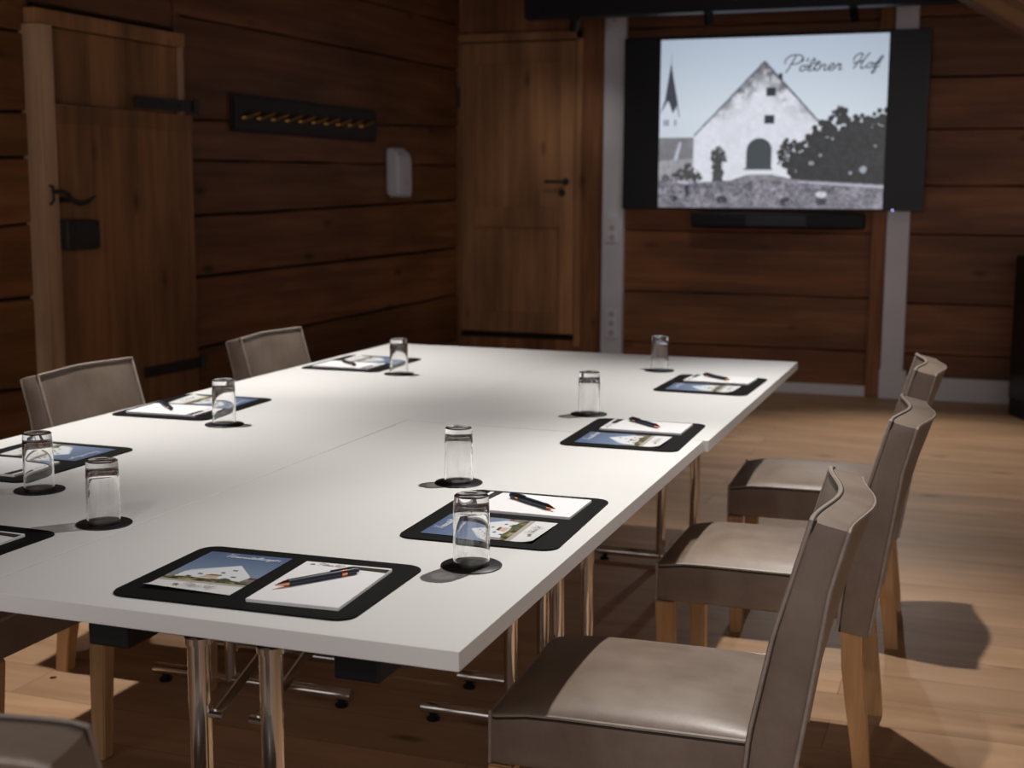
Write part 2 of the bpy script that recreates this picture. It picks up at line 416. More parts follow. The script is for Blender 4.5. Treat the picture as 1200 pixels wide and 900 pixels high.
# ================================================================== STRUCTURE
YW = 9.12
def fw(x, z, y):   # a point seen at (x, z) in the wall plane, moved to depth y in front of it
    k = y / YW; return x * k, 1.34 + (z - 1.34) * k

bm = BM(); box(bm, -4.9, 3.2, -1.5, 9.4, -.05, 0); struct(obj('floor', bm, M_floor))
bm = BM(); box(bm, -4.9, 3.2, -1.5, 9.4, 2.85, 2.93)
for i in range(16): box(bm, -4.9, 3.2, -1.5 + i * .68, -1.5 + i * .68 + .66, 2.83, 2.852, .004)
struct(obj('ceiling', bm, M_ceil))

def board_wall(name, segs, material, gapm, fpos, xr, seed):
    """segs: list of seam pairs ((s0,z0),(s1,z1)) top to bottom; boards fill between; xr=(s_left, s_right)"""
    bm = BM(); rr = random.Random(seed); lay = bm.verts.layers.float_color.new('tone')
    def line(sg, s, j=0): (a, za), (b, zb) = sg; return za + (zb - za) * (s - a) / (b - a)
    n = 14
    for (top, bot, gap) in segs:
        t = rr.uniform(.72, 1.22); tw = (t * rr.uniform(.95, 1.08), t, t * rr.uniform(.9, 1.1), 1)
        w1 = [rr.uniform(-.003, .003) for _ in range(n + 1)]; w2 = [rr.uniform(-.003, .003) for _ in range(n + 1)]
        dep = rr.uniform(.0, .008)
        fr = []
        for i in range(n + 1):
            s = xr[0] + (xr[1] - xr[0]) * i / n
            zt = line(top, s) - gap / 2 + w1[i]; zb = line(bot, s) + gap / 2 + w2[i]
            prof = [(zt, .0), (zt, .016 + dep), (zt - .006, .022 + dep), (zb + .006, .022 + dep), (zb, .016 + dep), (zb, 0)]
            row = []
            for z, d in prof:
                v = bm.verts.new(fpos(s, d, z)); v[lay] = tw; row.append(v)
            fr.append(row)
        for i in range(n):
            for k in range(5): bm.faces.new((fr[i][k], fr[i][k + 1], fr[i + 1][k + 1], fr[i + 1][k]))
    me_faces = len(bm.faces)
    # backing
    a = fpos(xr[0], 0.001, -.02); b = fpos(xr[1], 0.001, -.02); c = fpos(xr[1], .001, 2.9); d = fpos(xr[0], .001, 2.9)
    a2 = fpos(xr[0], -.12, -.02); b2 = fpos(xr[1], -.12, -.02); c2 = fpos(xr[1], -.12, 2.9); d2 = fpos(xr[0], -.12, 2.9)
    V = [bm.verts.new(p) for p in (a, b, c, d, a2, b2, c2, d2)]
    for v in V: v[lay] = (.3, .3, .3, 1)
    for q in ((0, 1, 2, 3), (7, 6, 5, 4), (0, 4, 5, 1), (1, 5, 6, 2), (2, 6, 7, 3), (3, 7, 4, 0)):
        f = bm.faces.new([V[i] for i in q]); f.material_index = 1
    return obj(name, bm, None, mats=[material, gapm])

# ---- left wall: local X runs along the wall toward the camera, local Y out into the room
LO = Vector((-3.64, 9.12, 0)); LD = Vector((-.0525, -1, 0)).normalized(); LN = Vector((-LD.y, LD.x, 0))
ML = Matrix(((LD.x, LN.x, 0, LO.x), (LD.y, LN.y, 0, LO.y), (0, 0, 1, 0), (0, 0, 0, 1)))
def H(z0, z1=None, a=0.0, b=3.1): return ((a, z0), (b, z1 if z1 is not None else z0))
sR = [H(2.84), H(2.53, 2.50), H(2.216, 2.205), ((.042, 1.809), (3.113, 1.701)), ((.043, 1.535), (3.122, 1.498)), ((.087, 1.289), (3.135, 1.219)),
      ((.088, .931), (3.18, .9)), ((.044, .598), (3.175, .535)), H(.27, .22), H(0)]
gaps = [.006, .006, .010, .006, .006, .022, .010, .012, .008]
segsR = [(sR[i], sR[i + 1], gaps[i] if i < len(gaps) else .008) for i in range(len(sR) - 1)]
wl = board_wall('wall_left', segsR, M_boardL, M_gap, lambda s, d, z: Vector((s, d - .022, z)), (0.0, 3.36), 3)
struct(wl); wl.matrix_world = ML
sL = [H(2.84, None, 4.3, 4.6), H(2.35, 2.34, 4.3, 4.6), H(2.0, 2.0, 4.3, 4.6), H(1.67, 1.663, 4.41, 4.545), H(1.481, 1.477, 4.42, 4.557), H(1.196, 1.188, 4.427, 4.577),
      H(.882, .883, 4.43, 4.6), H(.488, .498, 4.44, 4.62), H(.2, None, 4.3, 4.6), H(0, None, 4.3, 4.6)]
segsL = [(sL[i], sL[i + 1], .012) for i in range(len(sL) - 1)]
wl2 = board_wall('wall_left', segsL, M_boardL, M_gap, lambda s, d, z: Vector((s, d - .022, z)), (4.36, 10.4), 5)
struct(wl2); wl2.matrix_world = ML
# boards above and below the old door
wl3 = board_wall('wall_left', [(H(2.84, None, 3.3, 4.4), H(2.53, None, 3.3, 4.4), .008), (H(2.53, None, 3.3, 4.4), H(2.13, None, 3.3, 4.4), .008), (H(.10, None, 3.3, 4.4), H(0, None, 3.3, 4.4), .004)],
                 M_boardL, M_gap, lambda s, d, z: Vector((s, d - .024, z)), (3.30, 4.40), 9)
struct(wl3); wl3.matrix_world = ML

def toned(bm, fn=None):
    lay = bm.verts.layers.float_color.get('tone') or bm.verts.layers.float_color.new('tone')
    for v in bm.verts:
        if v[lay][3] == 0: t = fn(v) if fn else 1.0; v[lay] = (t, t, t, 1)
def plank(bm, x0, x1, y0, y1, z0, z1, t, bev=.003):
    lay = bm.verts.layers.float_color.get('tone') or bm.verts.layers.float_color.new('tone')
    old = set(bm.verts); box(bm, x0, x1, y0, y1, z0, z1, bev)
    for v in bm.verts:
        if v not in old: v[lay] = (t, t, t, 1)

# ---- old ledged door in the left wall
d1 = empty('door_1'); d1.matrix_world = ML; struct(d1)
bm = BM()
box(bm, 4.31, 4.40, -.02, .085, .05, 2.035, .004)                    # near jamb, standing proud
box(bm, 3.345, 3.372, -.02, .05, .05, 2.09, .003)                    # thin far jamb
bm2 = BM(); 
obj('door_jamb', bm, M_jamb, d1)
bm = BM(); plank(bm, 3.345, 4.385, -.02, .058, 2.038, 2.104, 1.25); obj('lintel', bm, M_olddoor, d1)
bm = BM(); box(bm, 3.33, 4.38, -.02, .06, .04, .11, .004); obj('threshold', bm, M_jamb, d1)
bm = BM()
for x0, x1, t in ((3.375, 3.528, 1.0), (3.533, 3.758, .95), (3.763, 4.017, 1.05), (4.023, 4.305, .98)):
    plank(bm, x0, x1, .004, .030, 1.68, 2.034, t)
obj('upper_door_planks', bm, M_olddoor, d1)
bm = BM()
for x0, x1, t in ((3.312, 3.499, .96), (3.502, 3.709, 1.03), (3.712, 3.989, .97), (3.992, 4.29, 1.04)):
    plank(bm, x0, x1, .030, .062, .15, 1.65, t, .002)
plank(bm, 3.306, 4.296, .030, .066, 1.63, 1.712, .86)
obj('lower_door_planks', bm, M_olddoor, d1)
for zc, nm in ((1.755, 'a'), (.475, 'b')):
    bm = BM()
    box(bm, 3.30, 3.75, .064, .071, zc - .026, zc + .026, .002)
    lathe(bm, [(0, -.04), (.012, -.04), (.012, .04), (0, .04)], 10, (3.295, .078, zc))
    for xx in (3.42, 3.55, 3.70): box(bm, xx - .008, xx + .008, .07, .076, zc - .008, zc + .008, .002)
    obj('hinge_strap', bm, M_blackmetal, d1)
bm = BM(); rbox(bm, (4.205, .095, 1.148), (.105, .034, .066), .012, 5)
for sx in (-.085, .085):
    for sz in (-.045, .045): box(bm, 4.205 + sx - .008, 4.205 + sx + .008, .125, .133, 1.148 + sz - .008, 1.148 + sz + .008, .002)
obj('lock_box', bm, M_blackmetal, d1, True)
bm = BM()
tube(bm, [(4.35, .07, 1.335), (4.33, .12, 1.335), (4.30, .125, 1.325), (4.275, .12, 1.300), (4.22, .12, 1.285), (4.17, .12, 1.292), (4.11, .115, 1.318)], [.008, .009, .012, .012, .013, .011, .004], 8)
tube(bm, [(4.28, .06, 1.30), (4.28, .13, 1.30)], .011, 8)
tube(bm, [(4.365, .085, 1.36), (4.365, .10, 1.36), (4.365, .105, 1.30), (4.365, .085, 1.28)], .006, 6)
obj('latch_handle', bm, M_blackmetal, d1, True)

# ---- coat rack and dispenser on the left wall
rack = empty('coat_rack'); rack.matrix_world = ML
tag(rack, 'dark wall-mounted coat rack with ten slanting brass hooks on the left board wall', 'coat rack')
bm = BM(); box(bm, 1.31, 2.90, .0, .022, 1.655, 1.855, .003)
box(bm, 1.32, 2.89, .02, .034, 1.668, 1.842, .004)
obj('back_board', bm, M_rack, rack)
hook_me = None
for i in range(10):
    s = 2.76 - i * .142
    if hook_me is None:
        bm = BM(); tube(bm, [(0.062, .028, -.016), (.055, .046, -.015), (.0, .054, .002), (-.062, .060, .019)], [.008, .010, .010, .010], 8)
        h = obj('hook', bm, M_brass, rack, True); hook_me = h
    else: h = hook_me.copy(); COL.objects.link(h); h.parent = rack
    h.location = (s, 0, 1.745 + .0015 * i)
disp = empty('paper_dispenser'); disp.matrix_world = ML
tag(disp, 'small white plastic wall dispenser right of the coat rack', 'dispenser')
bm = BM()
def dfn(u, v, w, p):
    if v > 0: p.y *= (1 - .55 * max(0, w) ** 4)
    return p
rbox(bm, (1.045, .050, 1.475), (.10, .050, .155), .02, 8, dfn)
obj('housing', bm, M_dispenser, disp, True)
bm = BM(); box(bm, .94, 1.12, .02, .085, 1.308, 1.324, .003); obj('paper_slot', bm, M_ledge, disp)
bm = BM(); box(bm, 1.02, 1.04, .102, .107, 1.39, 1.42, .002); obj('window_slit', bm, M_ledge, disp)

# ---- back wall
def HB(z, a=-4.0, b=3.2): return ((a, z), (b, z))
def fb(s, d, z): return Vector((s, YW - d + .022, z))
wb = board_wall('wall_back', [(HB(2.84), HB(2.46), .006), (HB(2.46), HB(2.08), .006), (HB(2.08), HB(1.72), .006), (HB(1.72), HB(1.35), .006), (HB(1.35), HB(1.085), .006), (HB(1.085), HB(.655), .005), (HB(.655), HB(.30), .005), (HB(.30), HB(0), .005)],
                M_board, M_gap, fb, (-2.5, -.6), 21)
struct(wb)
wb2 = board_wall('wall_back', [(HB(2.84), HB(2.47), .006), (HB(2.47), HB(2.089), .010), (HB(2.089), HB(1.762), .006), (HB(1.762), HB(1.40), .006), (HB(1.40), HB(1.087), .006), (HB(1.087), HB(.633), .006), (HB(.633), HB(.30), .005), (HB(.30), HB(0), .005)],
                 M_board, M_gap, fb, (-.6, 3.2), 24)
struct(wb2)
wb3 = board_wall('wall_back', [(HB(2.84), HB(2.47), .005), (HB(.29), HB(0), .006)], M_post, M_gap, fb, (-3.9, -2.5), 25)
struct(wb3)
# vertical crack between two short boards under the screen
d2 = empty('door_2', (0, YW, 0)); struct(d2)
bm = BM(); plank(bm, -3.66, -3.622, -.03, .02, .29, 2.45, .8); plank(bm, -2.745, -2.70, -.035, .02, .25, 2.46, 1.15); plank(bm, -3.66, -2.70, -.035, .02, 2.405, 2.462, .95); obj('door_frame', bm, M_door, d2)
bm = BM(); plank(bm, -2.70, -2.545, -.012, .02, 0, 2.60, 1.0); obj('side_board', bm, M_post, d2)
for v in (): pass
bm = BM(); plank(bm, -3.66, -2.56, -.02, .02, .03, .29, .85); obj('sill_board', bm, M_post, d2)
bm = BM()
plank(bm, -3.617, -3.50, -.026, .012, .335, 2.395, .92, .002); plank(bm, -2.86, -2.752, -.026, .012, .335, 2.395, 1.22, .002)
plank(bm, -3.50, -2.86, -.026, .012, 2.25, 2.395, 1.0, .002); plank(bm, -3.50, -2.86, -.026, .012, 1.10, 1.24, 1.0, .002); plank(bm, -3.50, -2.86, -.026, .012, .335, .48, .9, .002)
for z0, z1 in ((1.24, 2.25), (.48, 1.10)):
    for x0, x1, t in ((-3.50, -3.29, .9), (-3.29, -3.08, 1.05), (-3.08, -2.86, 1.1)): plank(bm, x0, x1, -.010, .012, z0, z1, t, .001)
obj('door_leaf', bm, M_door, d2)
bm = BM(); tube(bm, [(-2.815, -.02, 1.421), (-2.815, -.055, 1.421), (-2.84, -.062, 1.421), (-2.96, -.062, 1.421)], .010, 8)
lathe(bm, [(0, -.004), (.026, -.004), (.026, .004), (0, .004)], 14, (0, 0, 0))
for v in bm.verts[-28 * 1 - 2:]: pass
obj('door_handle', bm, M_blackmetal, d2, True)
# rose and key plate as discs facing the room
def disc_y(bm, x, y0, y1, z, r, n=16):
    A = [bm.verts.new((x + r * math.cos(2 * PI * k / n), y0, z + r * math.sin(2 * PI * k / n))) for k in range(n)]
    B = [bm.verts.new((x + r * math.cos(2 * PI * k / n), y1, z + r * math.sin(2 * PI * k / n))) for k in range(n)]
    bm.faces.new(A); bm.faces.new(B[::-1])
    for k in range(n): bm.faces.new((A[k], A[(k + 1) % n], B[(k + 1) % n], B[k]))
bm = BM(); disc_y(bm, -2.842, -.028, -.016, 1.343, .026); obj('key_plate', bm, M_blackmetal, d2)
bm = BM(); disc_y(bm, -2.815, -.028, -.016, 1.421, .026); obj('handle_rose', bm, M_blackmetal, d2)
bm = BM(); lathe(bm, [(0, -.07), (.011, -.07), (.011, .07), (0, .07)], 8, (-3.63, -.035, 2.02)); obj('hinge', bm, M_blackmetal, d2, True)

# ---- posts, plinths, beam
bm = BM(); box(bm, -2.535, -2.385, YW - .06, YW + .02, 0, 2.84, .004); t1 = struct(obj('trim_1', bm, M_paintwhite))
bm = BM(); box(bm, -.605, -.462, YW - .055, YW + .02, 0, 2.84, .004); t2 = struct(obj('trim_2', bm, M_paintwhite))
bm = BM(); box(bm, -.612, -.44, YW - .07, YW + .02, 0, .19, .005); struct(obj('trim_3', bm, M_plaster))
bm = BM(); box(bm, -.70, -.61, YW - .05, YW + .02, 0, 2.84, .006); struct(obj('trim_4', bm, M_post))
bm = BM(); box(bm, -2.385, -.70, YW - .04, YW + .02, 0, .068, .004); struct(obj('baseboard_back', bm, M_plaster))
bm = BM(); box(bm, -.44, 3.2, YW - .045, YW + .02, 0, .15, .005); struct(obj('baseboard_right', bm, M_plaster))
# sloping roof brace at upper right
br = empty('trim_5', (-.62, 7.0, 2.56)); struct(br); br.rotation_euler = (0, math.radians(31.5), 0)
bm = BM(); box(bm, -.1, 4.0, -.16, .10, .0, .26, .008); obj('roof_brace', bm, M_beam, br)

# switches and sockets on the left white post: a frame of several units
def wall_unit(x, z0, z1, label, kind):
    e = empty(kind, (x, YW - .06, z0)); tag(e, label, 'switch' if 'switch' in kind else 'socket')
    n = 3; hh = (z1 - z0) / n
    bm = BM(); box(bm, -.042, .042, -.010, -.0005, 0, z1 - z0, .003); obj('cover_frame', bm, M_switch, e)
    for i in range(n):
        bm = BM()
        if 'switch' in kind and i == n - 1:
            box(bm, -.030, .030, -.015, -.009, i * hh + .008, (i + 1) * hh - .008, .002); obj('rocker', bm, M_plaster, e)
        else:
            disc_y(bm, 0, -.0115, -.009, (i + .5) * hh, .022); obj('socket_insert', bm, M_ledge, e)
wall_unit(-2.462, 1.00, 1.20, 'white light switch panel halfway up the white post beside the door', 'light_switch')
wall_unit(-2.455, .33, .53, 'white triple power socket low on the white post beside the door', 'power_socket')
e = empty('motion_sensor', (-2.465, YW - .06, 2.505)); tag(e, 'small white wall box with a dark dot at the top of the white post', 'sensor')
bm = BM(); box(bm, -.045, .045, -.02, -.0005, -.045, .045, .005); obj('housing', bm, M_switch, e)
bm = BM(); disc_y(bm, 0, -.024, -.019, .01, .012); obj('lens', bm, M_ledge, e)

# ================================================================== SCREEN
TVY = YW - .10
x0, z0 = fw(-2.408, 1.235, TVY); x1, z1 = fw(-.385, 2.398, TVY)
tv = empty('television', ((x0 + x1) / 2, TVY, z0)); tag(tv, 'large black flat screen showing a black and white barn photo', 'television')
W2 = (x1 - x0) / 2; HT = z1 - z0
bm = BM(); box(bm, -W2, W2, .0, .06, 0, HT, .004); box(bm, -.35, .35, .06, .099, HT * .3, HT * .7, .003); obj('casing', bm, M_bezel, tv)
bm = BM(); box(bm, -W2 + .010, W2 - .010, -.002, .001, .012, HT - .010); obj('screen_panel', bm, M_panel, tv)
bm = BM(); disc_y(bm, W2 - .19, -.004, .0, .004, .006, 10)
m, N, L, P = mat('blue_led'); P.inputs['Emission Color'].default_value = (.45, .45, 1, 1); P.inputs['Emission Strength'].default_value = 2.0
obj('power_light', bm, m, tv)
ix0, iz0 = fw(-2.150, 1.247, TVY); ix1, iz1 = fw(-.642, 2.378, TVY)
TW, TH = 400, 300
pc = Pic(TW, TH)
def q(px_, py_): return ((px_ - 170) / 840., (py_ - 72) / 636.)
def qs(l): return [q(*p) for p in l]
X, Y = pc.X, pc.Y
sky = np.stack([.70 + .13 * np.minimum(1, Y * 2.2), .75 + .12 * np.minimum(1, Y * 2.2), .82 + .09 * np.minimum(1, Y * 2.2)], -1)
sky *= (1 - .05 * ((X - .5) ** 2)[..., None] * 4)
pc.a[:] = sky
n1 = fbm(TH, TW, 26, 5); n2 = fbm(TH, TW, 9, 8); n3 = fbm(TH, TW, 5, 33)
g3 = lambda v, tint=(1, 1, 1.04): np.stack([v * tint[0], v * tint[1], v * tint[2]], -1)
pc.put(pc.poly(qs([(168, 348), (203, 298), (222, 345), (238, 318), (246, 362), (243, 445), (168, 445)])), (.80, .83, .88))
pc.put(pc.poly(qs([(213, 150), (217, 190), (238, 300), (243, 330), (238, 318), (222, 350), (203, 300), (172, 352), (190, 300), (205, 200)])), (.25, .26, .31))
pc.put(pc.poly(qs([(211, 128), (215, 128), (215, 160), (211, 160)])), (.4, .42, .48))
pc.put(pc.poly(qs([(240, 318), (249, 362), (245, 362), (236, 322)])), (.4, .42, .48))
for xx in (191, 202, 233): pc.put(pc.poly(qs([(xx - 4, 372), (xx + 3, 372), (xx + 3, 396), (xx - 4, 396)])), (.45, .47, .52))
pc.put(pc.poly(qs([(165, 440), (306, 440), (306, 540), (165, 540)])), g3(.42 + .12 * n2))
pc.put(pc.poly(qs([(228, 525), (250, 455), (258, 460), (244, 525)])), (.72, .74, .80))
pc.put(pc.poly(qs([(165, 530), (306, 520), (306, 610), (165, 610)])), g3(.50 + .2 * n2))
barn = pc.poly(qs([(563, 163), (785, 402), (800, 612), (305, 612), (305, 435)]))
# grimy masonry under the verge
dist = np.minimum(np.abs((Y - q(563, 163)[1]) - (q(305, 435)[1] - q(563, 163)[1]) / (q(305, 0)[0] - q(563, 0)[0]) * (X - q(563, 0)[0])),
                  np.abs((Y - q(563, 163)[1]) - (q(785, 402)[1] - q(563, 163)[1]) / (q(785, 0)[0] - q(563, 0)[0]) * (X - q(563, 0)[0])))
grime = np.clip(1 - dist / .17, 0, 1) * np.clip((n2 * .6 + n1 * .9 - .62) * 3.2, 0, 1) * np.clip((.52 - Y) * 5, 0, 1)
pc.put(barn, g3(np.clip(.89 - .52 * grime - .10 * (n2 - .4), 0, 1), (.97, .985, 1.03)))
pc.put(pc.poly(qs([(563, 160), (567, 160), (788, 402), (780, 402), (563, 170), (308, 437), (303, 433)])), (.38, .38, .44))
for a, b, c, d_ in ((573, 258, 608, 290), (570, 360, 606, 392)):
    pc.put(pc.poly(qs([(a, b), (c, b), (c, d_), (a, d_)])), (.19, .20, .24))
    pc.put(pc.poly(qs([(a, b), (a + 4, b), (a + 4, d_), (a, d_)])), (.42, .42, .46))
arch = (pc.disc(*q(554, 492), 47 / 840, 47 / 636) & (Y < q(0, 492)[1])) | pc.poly(qs([(507, 491), (601, 491), (600, 557), (507, 557)]))
pc.put(arch, (.25, .28, .30))
pc.put(pc.poly(qs([(498, 557), (604, 557), (604, 563), (498, 563)])), (.34, .35, .38))
pc.put(pc.poly(qs([(492, 563), (604, 563), (655, 592), (480, 592)])), (.86, .87, .91))
pc.put(pc.poly(qs([(618, 208), (633, 208), (633, 236), (618, 222)])), (.22, .22, .27))
# dark bushes at left, slim tree, big trees at right
def blobs(pts, base, seed, thr=.0):
    rr = np.random.RandomState(seed); m = np.zeros((TH, TW), bool)
    for (cx, cy, r) in pts:
        for _ in range(26):
            a = rr.rand() * 6.28; k = (rr.rand() ** .6) * r * 1.02; z_ = r * (.12 + .22 * rr.rand())
            m |= pc.disc(*q(cx + k * math.cos(a), cy + k * math.sin(a)), z_ / 840, z_ / 636)
    return m
m = blobs([(255, 585, 26), (285, 570, 26), (310, 585, 22), (205, 600, 18), (330, 592, 12)], 0, 3); pc.put(m, g3(.22 + .12 * n3))
m = blobs([(400, 505, 24), (398, 545, 20), (400, 580, 20), (420, 520, 16), (385, 518, 14), (400, 486, 12)], 0, 4) | pc.poly(qs([(390, 500), (410, 500), (420, 610), (378, 610)])); pc.put(m, g3(.20 + .14 * n3))
big = blobs([(660, 480, 30), (645, 520, 28), (670, 540, 40), (720, 500, 40), (760, 470, 45), (790, 430, 40), (820, 400, 36), (843, 365, 30), (843, 345, 16), (880, 400, 40), (915, 395, 30), (930, 420, 45), (975, 400, 42), (1000, 385, 38), (900, 470, 70), (820, 500, 70), (960, 480, 70), (760, 540, 60), (860, 560, 60), (950, 560, 60), (690, 560, 40), (1000, 560, 50)], 0, 6) | pc.poly(qs([(690, 590), (700, 520), (790, 450), (880, 420), (1015, 410), (1015, 622), (680, 606)]))
pc.put(big, g3(.155 + .10 * n3, (.98, 1.0, 1.04)))
for cx, cy, r in ((935, 563, 13), (970, 478, 8), (748, 540, 9), (655, 512, 10), (890, 575, 6), (822, 450, 5), (780, 510, 6)):
    pc.put(pc.disc(*q(cx, cy), r / 840, r / 636) & (n3 > .45), (.62, .64, .69))
mound = pc.poly(qs([(440, 606), (510, 582), (600, 580), (690, 600), (1015, 618), (1015, 632), (440, 618)])); pc.put(mound, g3(.50 + .25 * (n2 - .5)))
wallm = pc.poly(qs([(160, 602), (300, 612), (440, 604), (700, 606), (1015, 630), (1020, 715), (160, 715)]))
n4 = vnoise(TH, TW, 3, 71) * .5 + fbm(TH, TW, 14, 72) * .5
vv = np.clip(.46 + .50 * (n4 - .5) + .30 * (n2 - .5), .1, .9); pc.put(wallm, g3(vv, (1, .985, 1.07)))
low = pc.poly(qs([(160, 668), (1020, 668), (1020, 715), (160, 715)])); pc.put(low, g3(np.clip(.48 + .40 * (n4 - .5), .1, .9), (1, .985, 1.06)), .8)
pc.put(pc.poly(qs([(700, 606), (1015, 622), (1015, 631), (700, 611)])), (.72, .72, .78))
pc.put(pc.poly(qs([(245, 603), (290, 612), (290, 618), (245, 610)])), (.80, .80, .86)); pc.put(pc.poly(qs([(276, 618), (290, 618), (290, 660), (276, 660)])), (.22, .22, .26))
for cx, cy, r in ((418, 676, 22), (660, 682, 24), (790, 680, 22), (230, 672, 18)): pc.put(pc.disc(*q(cx, cy), r / 840, r * .7 / 636) & (n3 > .35), (.24, .24, .28))
pc.put(pc.disc(*q(788, 655), 20 / 840, 12 / 636) & (n3 > .4), (.82, .82, .86))
pc.a[:] = np.clip(pc.a, 0, 1)
pic = pc.mesh('displayed_picture', lambda u, v: (ix0 + (ix1 - ix0) * u - tv.location.x, -.004, iz1 - (iz1 - iz0) * v - z0), M_tvpic, tv)
bm = BM()
sx = lambda cx: ((900 + cx / 7.5) - 773) / 268.5   # picture u
# hand lettering: strokes in fractions of the picture width
def tvtext(text, u0, v0, wu, rise, w):
    for s in script(text, (ix1 - ix0) * wu, rise=rise, ysc=.56, slant=.34):
        ribbon(bm, s, w, lambda a, b: (ix0 + (ix1 - ix0) * u0 + a - tv.location.x, -.006, iz1 - (iz1 - iz0) * v0 + b - z0))
tvtext('Pöltner', .562, .204, .240, .012, .0078)
tvtext('Hof', .850, .196, .112, .012, .0078)
obj('picture_lettering', bm, M_greytext, tv)

xa, za = fw(-1.916, 1.222, YW - .1); xb, zb = fw(-.756, 1.106, YW - .1)
sb = empty('soundbar', ((xa + xb) / 2, YW - .05, zb)); tag(sb, 'long black soundbar mounted on the wall under the screen', 'soundbar')
w = (xb - xa) / 2
bm = BM(); rbox(bm, (0, 0, (za - zb) / 2), (w, .049, (za - zb) / 2), .02, 8); obj('body', bm, M_blackplastic, sb, True)
bm = BM(); box(bm, -w * .35, w * .35, -.0515, -.047, .02, za - zb - .02, .001); obj('speaker_grille', bm, M_bezel, sb)

# tall black cabinet at the right edge
cb = empty('black_cabinet', (.615, 8.576, 0), math.radians(21)); tag(cb, 'tall black cabinet standing at the right edge near the back wall', 'cabinet')
bm = BM(); box(bm, -.36, .36, -.25, .25, .10, .98, .01); obj('body', bm, M_bezel, cb)
bm = BM(); box(bm, -.355, .355, -.245, .245, .0, .10, .008); obj('plinth', bm, M_blackplastic, cb)
bm = BM(); box(bm, -.34, .34, -.262, -.25, .13, .96, .004); obj('door', bm, M_panel, cb)

# ================================================================== LIGHT TRACKS
def spot_lamp(parent, loc, aim, watts, half, blend, col=WARM):
    L_ = bpy.data.lights.new('spot_light', 'SPOT'); L_.energy = watts; L_.color = col
    L_.spot_size = math.radians(half * 2); L_.spot_blend = blend; L_.shadow_soft_size = .022
    o = bpy.data.objects.new('spot_light', L_); link(o)
    o.rotation_euler = Vector(aim - loc).to_track_quat('-Z', 'Y').to_euler(); o.location = loc
    try: L_.cycles.is_caustics_light = True
    except Exception: pass
    return o
def spot_head(P, aim, label, group, r=.030, ln=.09, up=.0):
    P = Vector(P); aim = Vector(aim); d = (aim - P).normalized()
    e = empty('track_spotlight', P); tag(e, label, 'spotlight', group)
    qn = d.to_track_quat('Z', 'Y')
    bm = BM()
    lathe(bm, [(0, -ln), (r * .9, -ln), (r, -ln + .006), (r, 0), (r * .86, 0), (r * .8, -.018), (0, -.018)], 20)
    for v in bm.verts: v.co = qn @ v.co
    obj('lamp_head', bm, M_blackplastic, e, True)
    bm = BM(); b = qn @ Vector((0, 0, -ln * .55))
    tube(bm, [b, (b.x, b.y, up)], .009, 8); box(bm, b.x - .02, b.x + .02, b.y - .05, b.y + .05, up - .012, up, .002)
    obj('yoke', bm, M_blackplastic, e, True)
    return e
def track(name, x0, x1, y0, y1, z0, z1, label, group):
    e = empty(name, ((x0 + x1) / 2, (y0 + y1) / 2, z0)); tag(e, label, 'light track', group)
    cx, cy = (x0 + x1) / 2, (y0 + y1) / 2
    bm = BM(); box(bm, x0 - cx, x1 - cx, y0 - cy, y1 - cy, 0, z1 - z0, .004); obj('rail', bm, M_blackplastic, e)
    return e
track('light_track', -2.84, 3.1, 8.24, 8.36, 2.440, 2.60, 'black lighting track hung above the screen in front of the back wall', 'black lighting tracks')
LB = ['black track spotlight hanging above the top right corner of the back door', 'black track spotlight hanging above the middle of the screen', 'black track spotlight hanging above the right end of the screen']
for (P, A, W_, hf, bl), lb in zip(WALL_SPOTS, LB):
    spot_head(P, A, lb, None, .027, .085, up=.0715)
    Pv = Vector(P); dd = (Vector(A) - Pv).normalized(); spot_lamp(None, Pv + dd * .012, Vector(A), W_, hf, bl)
for xx, lb in ((-.42, 'right-hand black ceiling track over the chairs'), (-2.45, 'left-hand black ceiling track over the chairs')):
    track('light_track', xx - .03, xx + .03, 1.6, 5.4, 2.66, 2.83, lb, 'black lighting tracks')
LB = ['black spotlight nearer the camera on the right ceiling track', 'black spotlight farther from the camera on the right ceiling track', 'black spotlight nearer the camera on the left ceiling track', 'black spotlight farther from the camera on the left ceiling track']
for (P, A, W_, hf, bl), lb in zip(SPOTS, LB):
    spot_head(P, A, lb, None, .040, .12, up=.16)
    Pv = Vector(P); dd = (Vector(A) - Pv).normalized(); spot_lamp(None, Pv + dd * .026, Vector(A), W_, hf, bl)

P, A, W_, hf, bl = FILL_LAMP
e = empty('added_fill_lamp', P); tag(e, 'added fill lamp in a round black ring, above and behind the camera', 'ceiling light')
bm = BM(); lathe(bm, [(.10, -.03), (.13, -.03), (.13, .01), (.10, .01), (.10, -.03)], 32); obj('ring', bm, M_blackplastic, e, True)  # made-up housing for the added fill lamp
spot_lamp(None, Vector((P[0], P[1], P[2] - .05)), Vector(A), W_, hf, bl).data.shadow_soft_size = .11

